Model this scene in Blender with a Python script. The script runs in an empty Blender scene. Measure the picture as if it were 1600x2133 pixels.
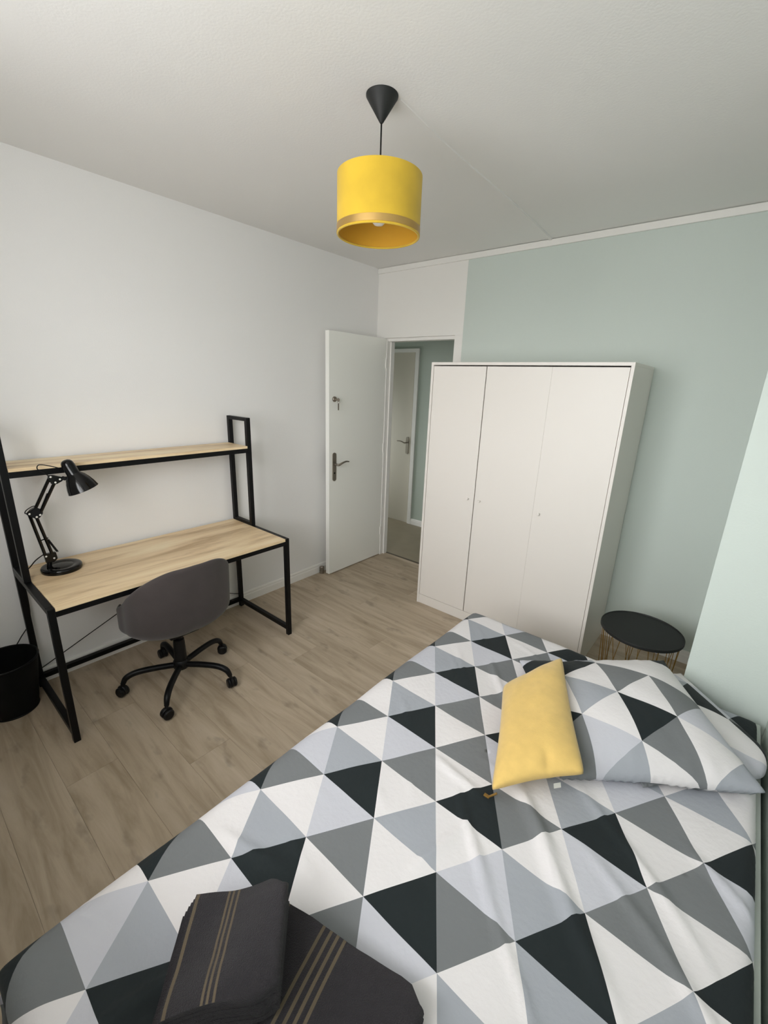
import bpy, bmesh, math, random
from mathutils import Vector, Matrix, noise
random.seed(7)
S = bpy.context.scene
COL = S.collection
PI = math.pi

# ------------------------------------------------------------------ camera
CAM = Vector((2.6566, -3.0458, 1.6186))
YAW, PITCH, ROLL, FPX = 0.6886, -0.2898, 0.0373, 902.39
fwd = Vector((-math.sin(YAW) * math.cos(PITCH), math.cos(YAW) * math.cos(PITCH), math.sin(PITCH)))
rgt = Vector((math.cos(YAW), math.sin(YAW), 0))
upv = rgt.cross(fwd)
r2 = rgt * math.cos(ROLL) + upv * math.sin(ROLL)
u2 = -rgt * math.sin(ROLL) + upv * math.cos(ROLL)
cd = bpy.data.cameras.new('camera')
cd.sensor_fit = 'HORIZONTAL'
cd.sensor_width = 36.0
cd.lens = FPX * 36.0 / 1600.0
cd.clip_start = 0.02
cam = bpy.data.objects.new('camera', cd)
M = Matrix.Identity(4)
for i in range(3):
    M[i][0] = r2[i]; M[i][1] = u2[i]; M[i][2] = -fwd[i]; M[i][3] = CAM[i]
cam.matrix_world = M
COL.objects.link(cam)
S.camera = cam

# ------------------------------------------------------------------ daylight: overcast sky through the window behind the camera
W = bpy.data.worlds.new('overcast_sky')
S.world = W
W.use_nodes = True
wn, wl = W.node_tree.nodes, W.node_tree.links
wn.clear()
wo = wn.new('ShaderNodeOutputWorld'); wb = wn.new('ShaderNodeBackground')
wt = wn.new('ShaderNodeTexCoord'); ws = wn.new('ShaderNodeSeparateXYZ')
wr = wn.new('ShaderNodeValToRGB')
wl.new(wt.outputs['Generated'], ws.inputs[0])
wm = wn.new('ShaderNodeMapRange'); wm.inputs[1].default_value = -1; wm.inputs[2].default_value = 1
wl.new(ws.outputs['Z'], wm.inputs[0]); wl.new(wm.outputs[0], wr.inputs[0])
e = wr.color_ramp.elements
e[0].position = 0.44; e[0].color = (0.60, 0.60, 0.60, 1)          # ground and facades across the street
e[1].position = 0.56; e[1].color = (0.985, 0.99, 1.0, 1)           # overcast sky
wl.new(wr.outputs[0], wb.inputs[0]); wb.inputs[1].default_value = 6.2
wl.new(wb.outputs[0], wo.inputs[0])

WX0, WX1, WZ0, WZ1, WY = 0.98, 2.62, 1.06, 2.38, -3.27           # window opening in the front wall
pd = bpy.data.lights.new('window_portal', 'AREA')
pd.shape = 'RECTANGLE'; pd.size = WX1 - WX0; pd.size_y = WZ1 - WZ0
pd.cycles.is_portal = True
po = bpy.data.objects.new('window_portal', pd)
po.location = ((WX0 + WX1) / 2, WY - 0.37, (WZ0 + WZ1) / 2)
po.rotation_euler = (PI / 2, 0, 0)
COL.objects.link(po)
pd2 = bpy.data.lights.new('hall_portal', 'AREA')  # guides sky light through the opening added at the hall's left end
pd2.shape = 'RECTANGLE'; pd2.size = 0.44; pd2.size_y = 0.94
pd2.cycles.is_portal = True
po2 = bpy.data.objects.new('hall_portal', pd2)
po2.location = (-1.62, 0.52, 1.0); po2.rotation_euler = (PI / 2, 0, -PI / 2)
COL.objects.link(po2)

vs = S.view_settings
vs.view_transform = 'Standard'; vs.look = 'None'; vs.gamma = 1.0; vs.use_curve_mapping = False
vs.exposure = 0.92
S.cycles.diffuse_bounces = 14
S.cycles.max_bounces = 18

# ------------------------------------------------------------------ helpers
def lin(r, g, b):
    f = lambda c: (c / 255) / 12.92 if c / 255 <= 0.04045 else ((c / 255 + 0.055) / 1.055) ** 2.4
    return (f(r), f(g), f(b), 1)

def mat(name, col, rough=0.6, metal=0.0, spec=0.5, bump=None, var=None, sheen=0.0, coat=0.0):
    """bump=(scale, strength, distance); var=(scale, amount) mottles the colour."""
    m = bpy.data.materials.new(name); m.use_nodes = True
    n, l = m.node_tree.nodes, m.node_tree.links
    b = n['Principled BSDF']
    c = lin(*col)
    b.inputs['Base Color'].default_value = c
    b.inputs['Roughness'].default_value = rough
    b.inputs['Metallic'].default_value = metal
    b.inputs['Specular IOR Level'].default_value = spec
    b.inputs['Sheen Weight'].default_value = sheen
    b.inputs['Coat Weight'].default_value = coat
    tc = None
    if bump or var:
        tc = n.new('ShaderNodeTexCoord')
    if var:
        t = n.new('ShaderNodeTexNoise'); t.inputs['Scale'].default_value = var[0]; t.inputs['Detail'].default_value = 5
        l.new(tc.outputs['Object'], t.inputs['Vector'])
        mr = n.new('ShaderNodeMapRange'); mr.inputs[1].default_value = 0.3; mr.inputs[2].default_value = 0.7
        mr.inputs[3].default_value = 1 - var[1]; mr.inputs[4].default_value = 1 + var[1]
        l.new(t.outputs['Fac'], mr.inputs[0])
        mx = n.new('ShaderNodeVectorMath'); mx.operation = 'SCALE'
        mx.inputs[0].default_value = c[:3]
        l.new(mr.outputs[0], mx.inputs['Scale']); l.new(mx.outputs[0], b.inputs['Base Color'])
    if bump:
        t2 = n.new('ShaderNodeTexNoise'); t2.inputs['Scale'].default_value = bump[0]; t2.inputs['Detail'].default_value = 3
        l.new(tc.outputs['Object'], t2.inputs['Vector'])
        bp = n.new('ShaderNodeBump'); bp.inputs['Strength'].default_value = bump[1]; bp.inputs['Distance'].default_value = bump[2]
        l.new(t2.outputs['Fac'], bp.inputs['Height']); l.new(bp.outputs[0], b.inputs['Normal'])
    return m

def wood(name, c1, c2, c3, axis, stretch=14.0, scale=2.2, rough=0.45, per_object=False):
    """grain running along `axis` (0=x, 1=y)"""
    m = bpy.data.materials.new(name); m.use_nodes = True
    n, l = m.node_tree.nodes, m.node_tree.links
    b = n['Principled BSDF']; b.inputs['Roughness'].default_value = rough
    g = n.new('ShaderNodeNewGeometry')
    mp = n.new('ShaderNodeMapping')
    sc = [scale * stretch] * 3; sc[axis] = scale
    mp.inputs['Scale'].default_value = sc
    l.new(g.outputs['Position'], mp.inputs['Vector'])
    vec = mp.outputs[0]
    oi = n.new('ShaderNodeObjectInfo')
    if per_object:
        ad = n.new('ShaderNodeVectorMath'); ad.operation = 'ADD'
        sv = n.new('ShaderNodeVectorMath'); sv.operation = 'SCALE'; sv.inputs[0].default_value = (37, 91, 53)
        l.new(oi.outputs['Random'], sv.inputs['Scale']); l.new(vec, ad.inputs[0]); l.new(sv.outputs[0], ad.inputs[1]); vec = ad.outputs[0]
    t = n.new('ShaderNodeTexNoise'); t.inputs['Scale'].default_value = 1.0; t.inputs['Detail'].default_value = 7
    t.inputs['Roughness'].default_value = 0.62; t.inputs['Distortion'].default_value = 0.6
    l.new(vec, t.inputs['Vector'])
    r = n.new('ShaderNodeValToRGB')
    el = r.color_ramp.elements
    el[0].position = 0.33; el[0].color = lin(*c1); el[1].position = 0.68; el[1].color = lin(*c3)
    x = el.new(0.52); x.color = lin(*c2)
    l.new(t.outputs['Fac'], r.inputs[0])
    out = r.outputs[0]
    if per_object:
        # knots and soft per-plank tone
        t3 = n.new('ShaderNodeTexNoise'); t3.inputs['Scale'].default_value = 1.0; t3.inputs['Detail'].default_value = 3
        mp3 = n.new('ShaderNodeMapping'); s3 = [13.0] * 3; s3[axis] = 6.0; mp3.inputs['Scale'].default_value = s3
        l.new(g.outputs['Position'], mp3.inputs['Vector']); l.new(mp3.outputs[0], t3.inputs['Vector'])
        r3 = n.new('ShaderNodeMapRange'); r3.inputs[1].default_value = 0.60; r3.inputs[2].default_value = 0.74
        r3.inputs[3].default_value = 1.0; r3.inputs[4].default_value = 0.66
        l.new(t3.outputs['Fac'], r3.inputs[0])
        mo = n.new('ShaderNodeMapRange'); mo.inputs[3].default_value = 0.975; mo.inputs[4].default_value = 1.025
        l.new(oi.outputs['Random'], mo.inputs[0])
        mu = n.new('ShaderNodeMath'); mu.operation = 'MULTIPLY'
        l.new(r3.outputs[0], mu.inputs[0]); l.new(mo.outputs[0], mu.inputs[1])
        vm = n.new('ShaderNodeVectorMath'); vm.operation = 'SCALE'
        l.new(out, vm.inputs[0]); l.new(mu.outputs[0], vm.inputs['Scale']); out = vm.outputs[0]
    l.new(out, b.inputs['Base Color'])
    bp = n.new('ShaderNodeBump'); bp.inputs['Strength'].default_value = 0.15; bp.inputs['Distance'].default_value = 0.002
    l.new(t.outputs['Fac'], bp.inputs['Height']); l.new(bp.outputs[0], b.inputs['Normal'])
    return m

def link(name, bm, mats, parent=None, smooth=False, sharp=None):
    me = bpy.data.meshes.new(name)
    bmesh.ops.recalc_face_normals(bm, faces=bm.faces)
    if smooth:
        for f in bm.faces: f.smooth = True
        if sharp:
            a = math.radians(sharp)
            for ed in bm.edges:
                if len(ed.link_faces) == 2 and ed.calc_face_angle(0) > a: ed.smooth = False
    bm.to_mesh(me); bm.free()
    for m in (mats if isinstance(mats, (list, tuple)) else [mats]): me.materials.append(m)
    o = bpy.data.objects.new(name, me); COL.objects.link(o)
    if parent:
        o.parent = parent
        o.matrix_parent_inverse = world_of(parent).inverted()
    return o

def world_of(o):
    m = o.matrix_basis.copy()
    while o.parent:
        m = o.parent.matrix_basis @ o.matrix_parent_inverse @ m if False else (o.matrix_parent_inverse @ m)
        o = o.parent
        m = o.matrix_basis @ m
    return m

def thing(name, loc, label, cat, group=None):
    o = bpy.data.objects.new(name, None); o.location = loc; o.empty_display_size = 0.1
    COL.objects.link(o); tag(o, label, cat, group); return o

def tag(o, label=None, cat=None, group=None, kind=None):
    if label: o['label'] = label
    if cat: o['category'] = cat
    if group: o['group'] = group
    if kind: o['kind'] = kind
    return o

def box(bm, x0, x1, y0, y1, z0, z1, bev=0.0, mi=0):
    vs_ = [bm.verts.new(p) for p in ((x0, y0, z0), (x1, y0, z0), (x1, y1, z0), (x0, y1, z0), (x0, y0, z1), (x1, y0, z1), (x1, y1, z1), (x0, y1, z1))]
    fs = [bm.faces.new([vs_[i] for i in q]) for q in ((3, 2, 1, 0), (4, 5, 6, 7), (0, 1, 5, 4), (1, 2, 6, 5), (2, 3, 7, 6), (3, 0, 4, 7))]
    for f in fs: f.material_index = mi
    if bev:
        es = list({ed for f in fs for ed in f.edges})
        bmesh.ops.bevel(bm, geom=es, offset=bev, segments=2, affect='EDGES', profile=0.5)
    return fs

def B(name, dims, m, parent=None, bev=0.002):
    bm = bmesh.new(); box(bm, *dims, bev=bev)
    return link(name, bm, m, parent)

def tube(bm, pts, r, seg=10, cap=True, mi=0):
    """swept round tube; r scalar or per-point list"""
    pts = [Vector(p) for p in pts]; n = len(pts)
    rs = r if isinstance(r, (list, tuple)) else [r] * n
    t0 = (pts[1] - pts[0]).normalized()
    ref = Vector((0, 0, 1)) if abs(t0.z) < 0.9 else Vector((1, 0, 0))
    nx = t0.cross(ref).normalized()
    rings = []
    for i, p in enumerate(pts):
        if i == 0: t = pts[1] - pts[0]
        elif i == n - 1: t = pts[-1] - pts[-2]
        else: t = (pts[i + 1] - pts[i]).normalized() + (pts[i] - pts[i - 1]).normalized()
        t.normalize()
        nx = (nx - t * nx.dot(t)).normalized(); ny = t.cross(nx)
        rings.append([bm.verts.new(p + (nx * math.cos(2 * PI * k / seg) + ny * math.sin(2 * PI * k / seg)) * rs[i]) for k in range(seg)])
    for a, b_ in zip(rings, rings[1:]):
        for k in range(seg):
            f = bm.faces.new((a[k], a[(k + 1) % seg], b_[(k + 1) % seg], b_[k])); f.material_index = mi
    if cap:
        f = bm.faces.new(rings[0][::-1]); f.material_index = mi
        f = bm.faces.new(rings[-1]); f.material_index = mi

def T(name, pts, r, m, parent=None, seg=10):
    bm = bmesh.new(); tube(bm, pts, r, seg)
    return link(name, bm, m, parent, smooth=True, sharp=50)

def curve_pts(ctrl, n=8):
    """Catmull-Rom through control points"""
    c = [Vector(p) for p in ctrl]; c = [c[0] * 2 - c[1]] + c + [c[-1] * 2 - c[-2]]
    out = []
    for i in range(1, len(c) - 2):
        for k in range(n):
            t = k / n; a, b_, d, f = c[i - 1], c[i], c[i + 1], c[i + 2]
            out.append(0.5 * ((2 * b_) + (d - a) * t + (2 * a - 5 * b_ + 4 * d - f) * t * t + (3 * b_ - a - 3 * d + f) * t ** 3))
    out.append(c[-2]); return out

def lathe(bm, prof, origin=(0, 0, 0), axis=(0, 0, 1), seg=48, close=False, mi=0):
    """revolve (radius, height) profile about axis through origin"""
    ax = Vector(axis).normalized(); o = Vector(origin)
    rf = Vector((1, 0, 0)) if abs(ax.x) < 0.9 else Vector((0, 1, 0))
    a = ax.cross(rf).normalized(); b_ = ax.cross(a)
    rings = []
    for r, h in prof:
        if r < 1e-6: rings.append([bm.verts.new(o + ax * h)])
        else: rings.append([bm.verts.new(o + ax * h + (a * math.cos(2 * PI * k / seg) + b_ * math.sin(2 * PI * k / seg)) * r) for k in range(seg)])
    prs = list(zip(rings, rings[1:]))
    if close: prs.append((rings[-1], rings[0]))
    for p, q in prs:
        for k in range(seg):
            k2 = (k + 1) % seg
            if len(p) == 1 and len(q) == 1: continue
            if len(p) == 1: f = bm.faces.new((p[0], q[k2], q[k]))
            elif len(q) == 1: f = bm.faces.new((p[k], p[k2], q[0]))
            else: f = bm.faces.new((p[k], p[k2], q[k2], q[k]))
            f.material_index = mi

def LA(name, prof, m, parent=None, origin=(0, 0, 0), axis=(0, 0, 1), seg=48, close=False, sharp=40):
    bm = bmesh.new(); lathe(bm, prof, origin, axis, seg, close)
    return link(name, bm, m, parent, smooth=True, sharp=sharp)

def sstep(a, b_, x):
    t = min(1, max(0, (x - a) / (b_ - a))); return t * t * (3 - 2 * t)

# ------------------------------------------------------------------ materials
WHITE_WALL = mat('white_wall_paint', (230, 229, 228), 0.75, bump=(160, 0.12, 0.004))
SAGE = mat('sage_wall_paint', (199, 208, 202), 0.7, bump=(160, 0.12, 0.004))
CEIL = mat('ceiling_paint', (228, 227, 225), 0.8, bump=(120, 0.12, 0.004))
TRIM = mat('white_trim_paint', (232, 230, 226), 0.45)
DOORM = mat('white_door_paint', (240, 240, 235), 0.4)
WARD = mat('white_wardrobe_foil', (228, 223, 217), 0.42, bump=(30, 0.03, 0.001))
BLACKM = mat('black_powder_coat', (9, 9, 10), 0.42, spec=0.22)
GLOSSB = mat('glossy_black_enamel', (5, 5, 6), 0.14, spec=0.35)
PLASTB = mat('black_plastic', (9, 9, 10), 0.45, spec=0.3)
MATTEB = mat('matte_black_metal', (21, 23, 22), 0.62)
BRASS = mat('brass_wire', (168, 132, 72), 0.35, metal=0.85)
GOLD = mat('gold_trim_band', (196, 160, 96), 0.3, metal=0.75)
STEEL = mat('brushed_steel', (150, 142, 132), 0.35, metal=0.9)
YELLOW = mat('mustard_velvet_shade', (203, 168, 44), 0.85, sheen=0.15, var=(7, 0.12))
YELLIN = mat('mustard_shade_lining', (196, 146, 34), 0.8)
CUSH = mat('mustard_velvet_cushion', (214, 181, 106), 0.9, sheen=0.25, var=(35, 0.05), bump=(420, 0.25, 0.002))
CHAIRF = mat('charcoal_velvet', (58, 51, 50), 0.9, sheen=0.18, var=(14, 0.08), bump=(300, 0.15, 0.002))
TOWEL = mat('charcoal_terry', (40, 37, 41), 0.97, sheen=0.05, bump=(520, 0.8, 0.006), var=(60, 0.08))
TSTRIPE = mat('towel_gold_stripe', (92, 81, 64), 0.85, bump=(700, 0.6, 0.003))
BULB = mat('opal_bulb', (235, 232, 224), 0.3)
SHEET = mat('grey_bed_base', (178, 184, 178), 0.6)
MATTR = mat('white_mattress_fabric', (214, 214, 208), 0.9)
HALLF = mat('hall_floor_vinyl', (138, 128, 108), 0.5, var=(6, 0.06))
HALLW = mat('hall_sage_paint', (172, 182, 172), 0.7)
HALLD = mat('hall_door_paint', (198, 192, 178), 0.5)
FAB = []
for nm, c in (('white', (218, 215, 216)), ('light_grey', (190, 191, 199)), ('blue_grey', (157, 161, 168)), ('mid_grey', (114, 117, 119)), ('near_black', (29, 36, 38))):
    FAB.append(mat('printed_cotton_' + nm, c, 0.85, sheen=0.03, spec=0.3, bump=(70, 0.18, 0.006)))
PLANK = wood('greige_oak_laminate', (154, 138, 116), (177, 161, 140), (189, 174, 154), 0, 9, 1.7, 0.5, True)
DESKW = wood('sonoma_oak_board', (188, 158, 119), (228, 203, 164), (240, 222, 186), 1, 9, 1.3, 0.42)
SUBF = mat('brown_joint_underlay', (100, 88, 72), 0.9)  # brown base that shows in the plank joints

# ------------------------------------------------------------------ room shell
H = 2.526
XR, YF, YP, XP = 2.93, WY, -1.09, 2.657                          # right wall, front wall, pier face, pier side
st = lambda o, label: tag(o, label, kind='structure')
fl = B('floor', (-0.1, 3.05, YF - 0.1, 0.09, -0.05, -0.009), SUBF, bev=0)
st(fl, 'greige oak laminate floor laid parallel to the sage wall')
pw, plen, gap, row = 0.192, 1.285, 0.00035, 0
y = 0.085
while y > YF - 0.05:
    y0 = max(y - pw, YF - 0.05)
    x = -0.04 - [0.15, 0.72, 0.41, 1.02, 0.58, 0.9][row % 6]
    while x < 3.0:
        a, b_ = max(x, -0.05), min(x + plen, 3.0)
        if b_ - a > 0.02:
            B('plank', (a + gap, b_ - gap, y0 + gap, y - gap, -0.009, 0.0), PLANK, fl, bev=0)
        x += plen
    y -= pw; row += 1

st(B('ceiling', (-0.1, 3.05, YF - 0.1, 0.1, H, H + 0.08), CEIL, bev=0), 'flat white painted ceiling')
st(B('wall_left', (-0.1, 0.0, YF - 0.1, 0.1, -0.05, H), WHITE_WALL, bev=0), 'white painted wall behind the desk')
st(B('wall_right', (XR, XR + 0.1, YF - 0.1, YP, -0.05, H), SAGE, bev=0), 'pale sage wall along the bed')
bm = bmesh.new(); box(bm, XP, XR + 0.1, YP, 0.09, -0.05, H)
st(link('wall_corner', bm, SAGE), 'pale sage boxed pier in the corner by the pillows')
# back wall: sage part with the white panel unit over the doorway
DX0, DX1, DZ = 0.118, 0.782, 1.972
bm = bmesh.new(); box(bm, 0.851, XP + 0.05, 0.0, 0.09, -0.05, H)
wb_ = st(link('wall_back', bm, SAGE), 'sage green wall behind the wardrobe with the doorway')
B('transom_panel', (0.0, 0.851, -0.002, 0.088, DZ + 0.012, H), TRIM, wb_, bev=0)
B('jamb_post', (DX1, 0.851, -0.002, 0.088, -0.0, DZ + 0.012), TRIM, wb_, bev=0.0015)
B('jamb_post', (0.0, 0.062, -0.002, 0.088, -0.0, DZ + 0.012), TRIM, wb_, bev=0.0015)
# front wall with window opening (behind the camera)
bm = bmesh.new()
for d in ((0, WX0, -0.05, H), (WX1, XR, -0.05, H), (WX0, WX1, -0.05, WZ0), (WX0, WX1, WZ1, H)):
    box(bm, d[0], d[1], YF - 0.35, YF, d[2], d[3])
st(link('wall_front', bm, WHITE_WALL), 'white wall holding the window, behind the viewer')
bm = bmesh.new(); t = 0.05
for d in ((WX0, WX0 + t, WZ0, WZ1), (WX1 - t, WX1, WZ0, WZ1), (WX0 + t, WX1 - t, WZ0, WZ0 + t), (WX0 + t, WX1 - t, WZ1 - t, WZ1), ((WX0 + WX1) / 2 - 0.04, (WX0 + WX1) / 2 + 0.04, WZ0 + t, WZ1 - t)):
    box(bm, d[0], d[1], YF - 0.30, YF - 0.24, d[2], d[3])
st(link('window_1', bm, TRIM), 'white window frame behind the viewer')

st(B('sky_blocker_slab', (-0.6, 3.6, YF - 1.0, YF - 0.35, H + 0.06, H + 0.24), mat('sky_blocker_grey', (190, 186, 178), 0.85), bev=0), 'unseen slab added above the window to block steep daylight')  # added out of view to darken the floor near the window

# trims
def base_prof(bm, p0, p1, nrm, h=0.082, d=0.013):
    """baseboard between two floor points, nrm points into the room"""
    p0, p1, nrm = Vector(p0), Vector(p1), Vector(nrm)
    prof = [(0, 0), (d, 0), (d, h * 0.62), (d * 0.8, h * 0.72), (d * 0.8, h * 0.86), (d * 0.45, h), (0, h)]
    ra = [bm.verts.new(p0 + nrm * a + Vector((0, 0, b))) for a, b in prof]
    rb = [bm.verts.new(p1 + nrm * a + Vector((0, 0, b))) for a, b in prof]
    for k in range(len(prof)):
        k2 = (k + 1) % len(prof); bm.faces.new((ra[k], ra[k2], rb[k2], rb[k]))
    bm.faces.new(ra[::-1]); bm.faces.new(rb)
bm = bmesh.new(); base_prof(bm, (0, YF, 0), (0, -0.003, 0), (1, 0, 0)); st(link('baseboard_left', bm, TRIM), 'white moulded baseboard under the desk wall')
bm = bmesh.new(); base_prof(bm, (0.853, 0, 0), (XP, 0, 0), (0, -1, 0)); st(link('baseboard_back', bm, TRIM), 'white baseboard behind the wardrobe')
bm = bmesh.new(); box(bm, 0.002, XP + 0.28, -0.014, 0.0, H - 0.042, H - 0.004, bev=0.003)
st(link('trim_1', bm, TRIM), 'white strip along the top of the sage wall')
# cable raceway across the ceiling from the lamp to the wall, painted over
pts = curve_pts([(1.522, -1.672, 0), (1.493, -1.307, 0), (1.476, -0.717, 0), (1.455, -0.3, 0), (1.437, -0.012, 0)], 8)
bm = bmesh.new(); rings = []
for i, p in enumerate(pts):
    tg = (pts[min(i + 1, len(pts) - 1)] - pts[max(i - 1, 0)]).normalized(); sd = Vector((tg.y, -tg.x, 0))
    k = 0.25 + 0.75 * sstep(0.0, 0.75, i / (len(pts) - 1))
    w, h = 0.012, 0.009 * k
    rings.append([bm.verts.new(p + sd * a + Vector((0, 0, H + b))) for a, b in ((-w, 0.001), (-w * 0.7, -h), (w * 0.7, -h), (w, 0.001))])
for a, b_ in zip(rings, rings[1:]):
    for k in range(4): bm.faces.new((a[k], a[(k + 1) % 4], b_[(k + 1) % 4], b_[k]))
bm.faces.new(rings[-1]); bm.faces.new(rings[0][::-1])
st(link('trim_2', bm, CEIL), 'painted-over cable strip across the ceiling')
st(B('trim_3', (DX0 - 0.06, 0.80, 0.078, 0.098, 0.0, 0.004), mat('dark_threshold', (74, 66, 54), 0.5), bev=0.001), 'thin dark threshold strip in the doorway')

# ------------------------------------------------------------------ doorway, door leaf, hall
dr = bpy.data.objects.new('door_1', None); dr.location = (0.112, -0.002, 0); COL.objects.link(dr)
st(dr, 'white flush door standing open at right angles beside the wall')
leaf = B('leaf', (0.071, 0.111, -0.672, -0.006, 0.008, 1.978), DOORM, dr, bev=0.0015)
fr = B('door_frame', (0.062, DX0, -0.001, 0.088, 0.0, DZ), TRIM, dr, bev=0.002)
B('frame_stop', (DX0, DX0 + 0.012, 0.042, 0.088, 0.0, DZ - 0.012), TRIM, dr, bev=0.001)
B('frame_head', (0.062, DX1, 0.012, 0.088, DZ - 0.014, DZ + 0.011), TRIM, dr, bev=0.001)
for z in (0.25, 1.05, 1.78):
    T('hinge', [(0.115, -0.006, z - 0.04), (0.115, -0.006, z + 0.04)], 0.006, TRIM, dr)

def door_plate(x, yc, z0, z1, sx, par, w=0.038):
    bm = bmesh.new(); n = 10; d = 0.007
    o = [(yc + w / 2 * math.cos(PI * k / n), z1 - w / 2 + w / 2 * math.sin(PI * k / n)) for k in range(n + 1)]
    o += [(yc - w / 2 * math.cos(PI * k / n), z0 + w / 2 - w / 2 * math.sin(PI * k / n)) for k in range(n + 1)]
    a = [bm.verts.new((x, p, q)) for p, q in o]; b_ = [bm.verts.new((x + sx * d, p, q)) for p, q in o]
    bm.faces.new(a[::-1]); bm.faces.new(b_)
    for k in range(len(o)): bm.faces.new((a[k], a[(k + 1) % len(o)], b_[(k + 1) % len(o)], b_[k]))
    return link('handle_plate', bm, STEEL, par)

def lever(x, yc, z, sx, sy, par, name='lever'):
    c = curve_pts([(x + sx * 0.004, yc, z), (x + sx * 0.034, yc, z), (x + sx * 0.047, yc + sy * 0.012, z), (x + sx * 0.05, yc + sy * 0.045, z + 0.012), (x + sx * 0.05, yc + sy * 0.085, z + 0.02), (x + sx * 0.052, yc + sy * 0.118, z + 0.016)], 6)
    n = len(c)
    return T(name, c, [0.009 if i < n * 0.4 else 0.009 - 0.004 * (i - n * 0.4) / (n * 0.6) for i in range(n)], STEEL, par)
pl = door_plate(0.111, -0.617, 0.828, 1.062, 1, dr); lever(0.114, -0.617, 0.968, 1, 1, pl)
T('keyhole', [(0.116, -0.617, 0.895), (0.1195, -0.617, 0.895)], 0.007, BLACKM, pl)
pl2 = door_plate(0.071, -0.617, 0.828, 1.062, -1, dr); lever(0.068, -0.617, 0.968, -1, 1, pl2)
cyl = LA('lock_cylinder', [(0, 0), (0.021, 0), (0.021, 0.008), (0.016, 0.013), (0, 0.013)], STEEL, dr, (0.111, -0.617, 1.482), (1, 0, 0), 24)
LA('outer_cylinder', [(0, 0), (0.021, 0), (0.021, 0.012), (0, 0.012)], STEEL, dr, (0.071, -0.617, 1.482), (-1, 0, 0), 24)
bm = bmesh.new(); box(bm, 0.122, 0.146, -0.6185, -0.6155, 1.474, 1.486, bev=0.001)
lathe(bm, [(0, -0.0015), (0.014, -0.0015), (0.014, 0.0015), (0, 0.0015)], (0.158, -0.617, 1.478), (0, 1, 0), 20)
link('key', bm, STEEL, cyl)
bm = bmesh.new(); tube(bm, [(0.158 + 0.011 * math.cos(a), -0.617 + 0.002, 1.462 + 0.011 * math.sin(a)) for a in [2 * PI * k / 16 for k in range(17)]], 0.0014, 6)
box(bm, 0.1565, 0.1595, -0.622, -0.610, 1.40, 1.45, bev=0.001)
link('spare_key', bm, STEEL, cyl)

# hall behind the doorway
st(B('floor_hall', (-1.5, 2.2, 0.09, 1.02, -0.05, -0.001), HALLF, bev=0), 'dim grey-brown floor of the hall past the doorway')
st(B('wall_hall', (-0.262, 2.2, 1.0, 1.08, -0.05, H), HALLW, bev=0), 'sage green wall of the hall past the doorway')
bm = bmesh.new(); box(bm, 2.2, 2.3, 0.09, 1.08, -0.05, H); box(bm, -1.6, -1.5, 0.0, 1.08, 1.45, H); box(bm, -1.6, -1.5, 0.0, 1.08, -0.05, 0.55); box(bm, -1.6, -1.5, 0.0, 0.3, 0.55, 1.45); box(bm, -1.6, -1.5, 0.72, 1.08, 0.55, 1.45); box(bm, -1.6, -0.2, 1.07, 1.15, -0.05, H); box(bm, -1.5, -0.262, 1.0, 1.08, 1.985, H); box(bm, -1.5, -1.06, 1.0, 1.08, -0.05, 1.985); box(bm, -1.5, -0.1, 0.0, 0.09, -0.05, H)  # unseen left end has an opening added to let daylight into the hall
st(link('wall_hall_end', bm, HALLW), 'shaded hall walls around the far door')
st(B('ceiling_hall', (-1.6, 2.3, 0.1, 1.08, 2.40, H + 0.08), CEIL, bev=0), 'hall ceiling seen through the doorway')
bm = bmesh.new(); base_prof(bm, (-0.26, 1.0, 0), (2.2, 1.0, 0), (0, -1, 0), 0.07); st(link('baseboard_hall', bm, TRIM), 'white baseboard of the hall wall')
d2 = bpy.data.objects.new('door_2', None); d2.location = (-0.6, 1.0, 0); COL.objects.link(d2)
st(d2, 'closed off-white flush door across the hall')
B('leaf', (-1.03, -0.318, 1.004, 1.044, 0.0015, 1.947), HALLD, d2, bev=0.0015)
bm = bmesh.new(); box(bm, -0.300, -0.252, 0.985, 1.06, 0.0, 1.985); box(bm, -1.07, -0.300, 0.985, 1.06, 1.948, 1.985); box(bm, -1.08, -1.04, 0.985, 1.06, 0, 1.948)
link('door_frame', bm, TRIM, d2)
bm = bmesh.new(); w = 0.038
n = 10; o_ = [(-0.362 + w / 2 * math.cos(PI * k / n), 1.03 - w / 2 + w / 2 * math.sin(PI * k / n)) for k in range(n + 1)] + [(-0.362 - w / 2 * math.cos(PI * k / n), 0.832 + w / 2 - w / 2 * math.sin(PI * k / n)) for k in range(n + 1)]
a = [bm.verts.new((p, 1.004, q)) for p, q in o_]; b_ = [bm.verts.new((p, 0.996, q)) for p, q in o_]
bm.faces.new(a); bm.faces.new(b_[::-1])
for k in range(len(o_)): bm.faces.new((a[k], a[(k + 1) % len(o_)], b_[(k + 1) % len(o_)], b_[k]))
hp = link('handle_plate', bm, STEEL, d2)
T('lever', curve_pts([(-0.362, 1.0, 0.965), (-0.362, 0.962, 0.965), (-0.374, 0.952, 0.965), (-0.42, 0.95, 0.978), (-0.475, 0.952, 0.978)], 6), 0.007, STEEL, hp)

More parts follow.
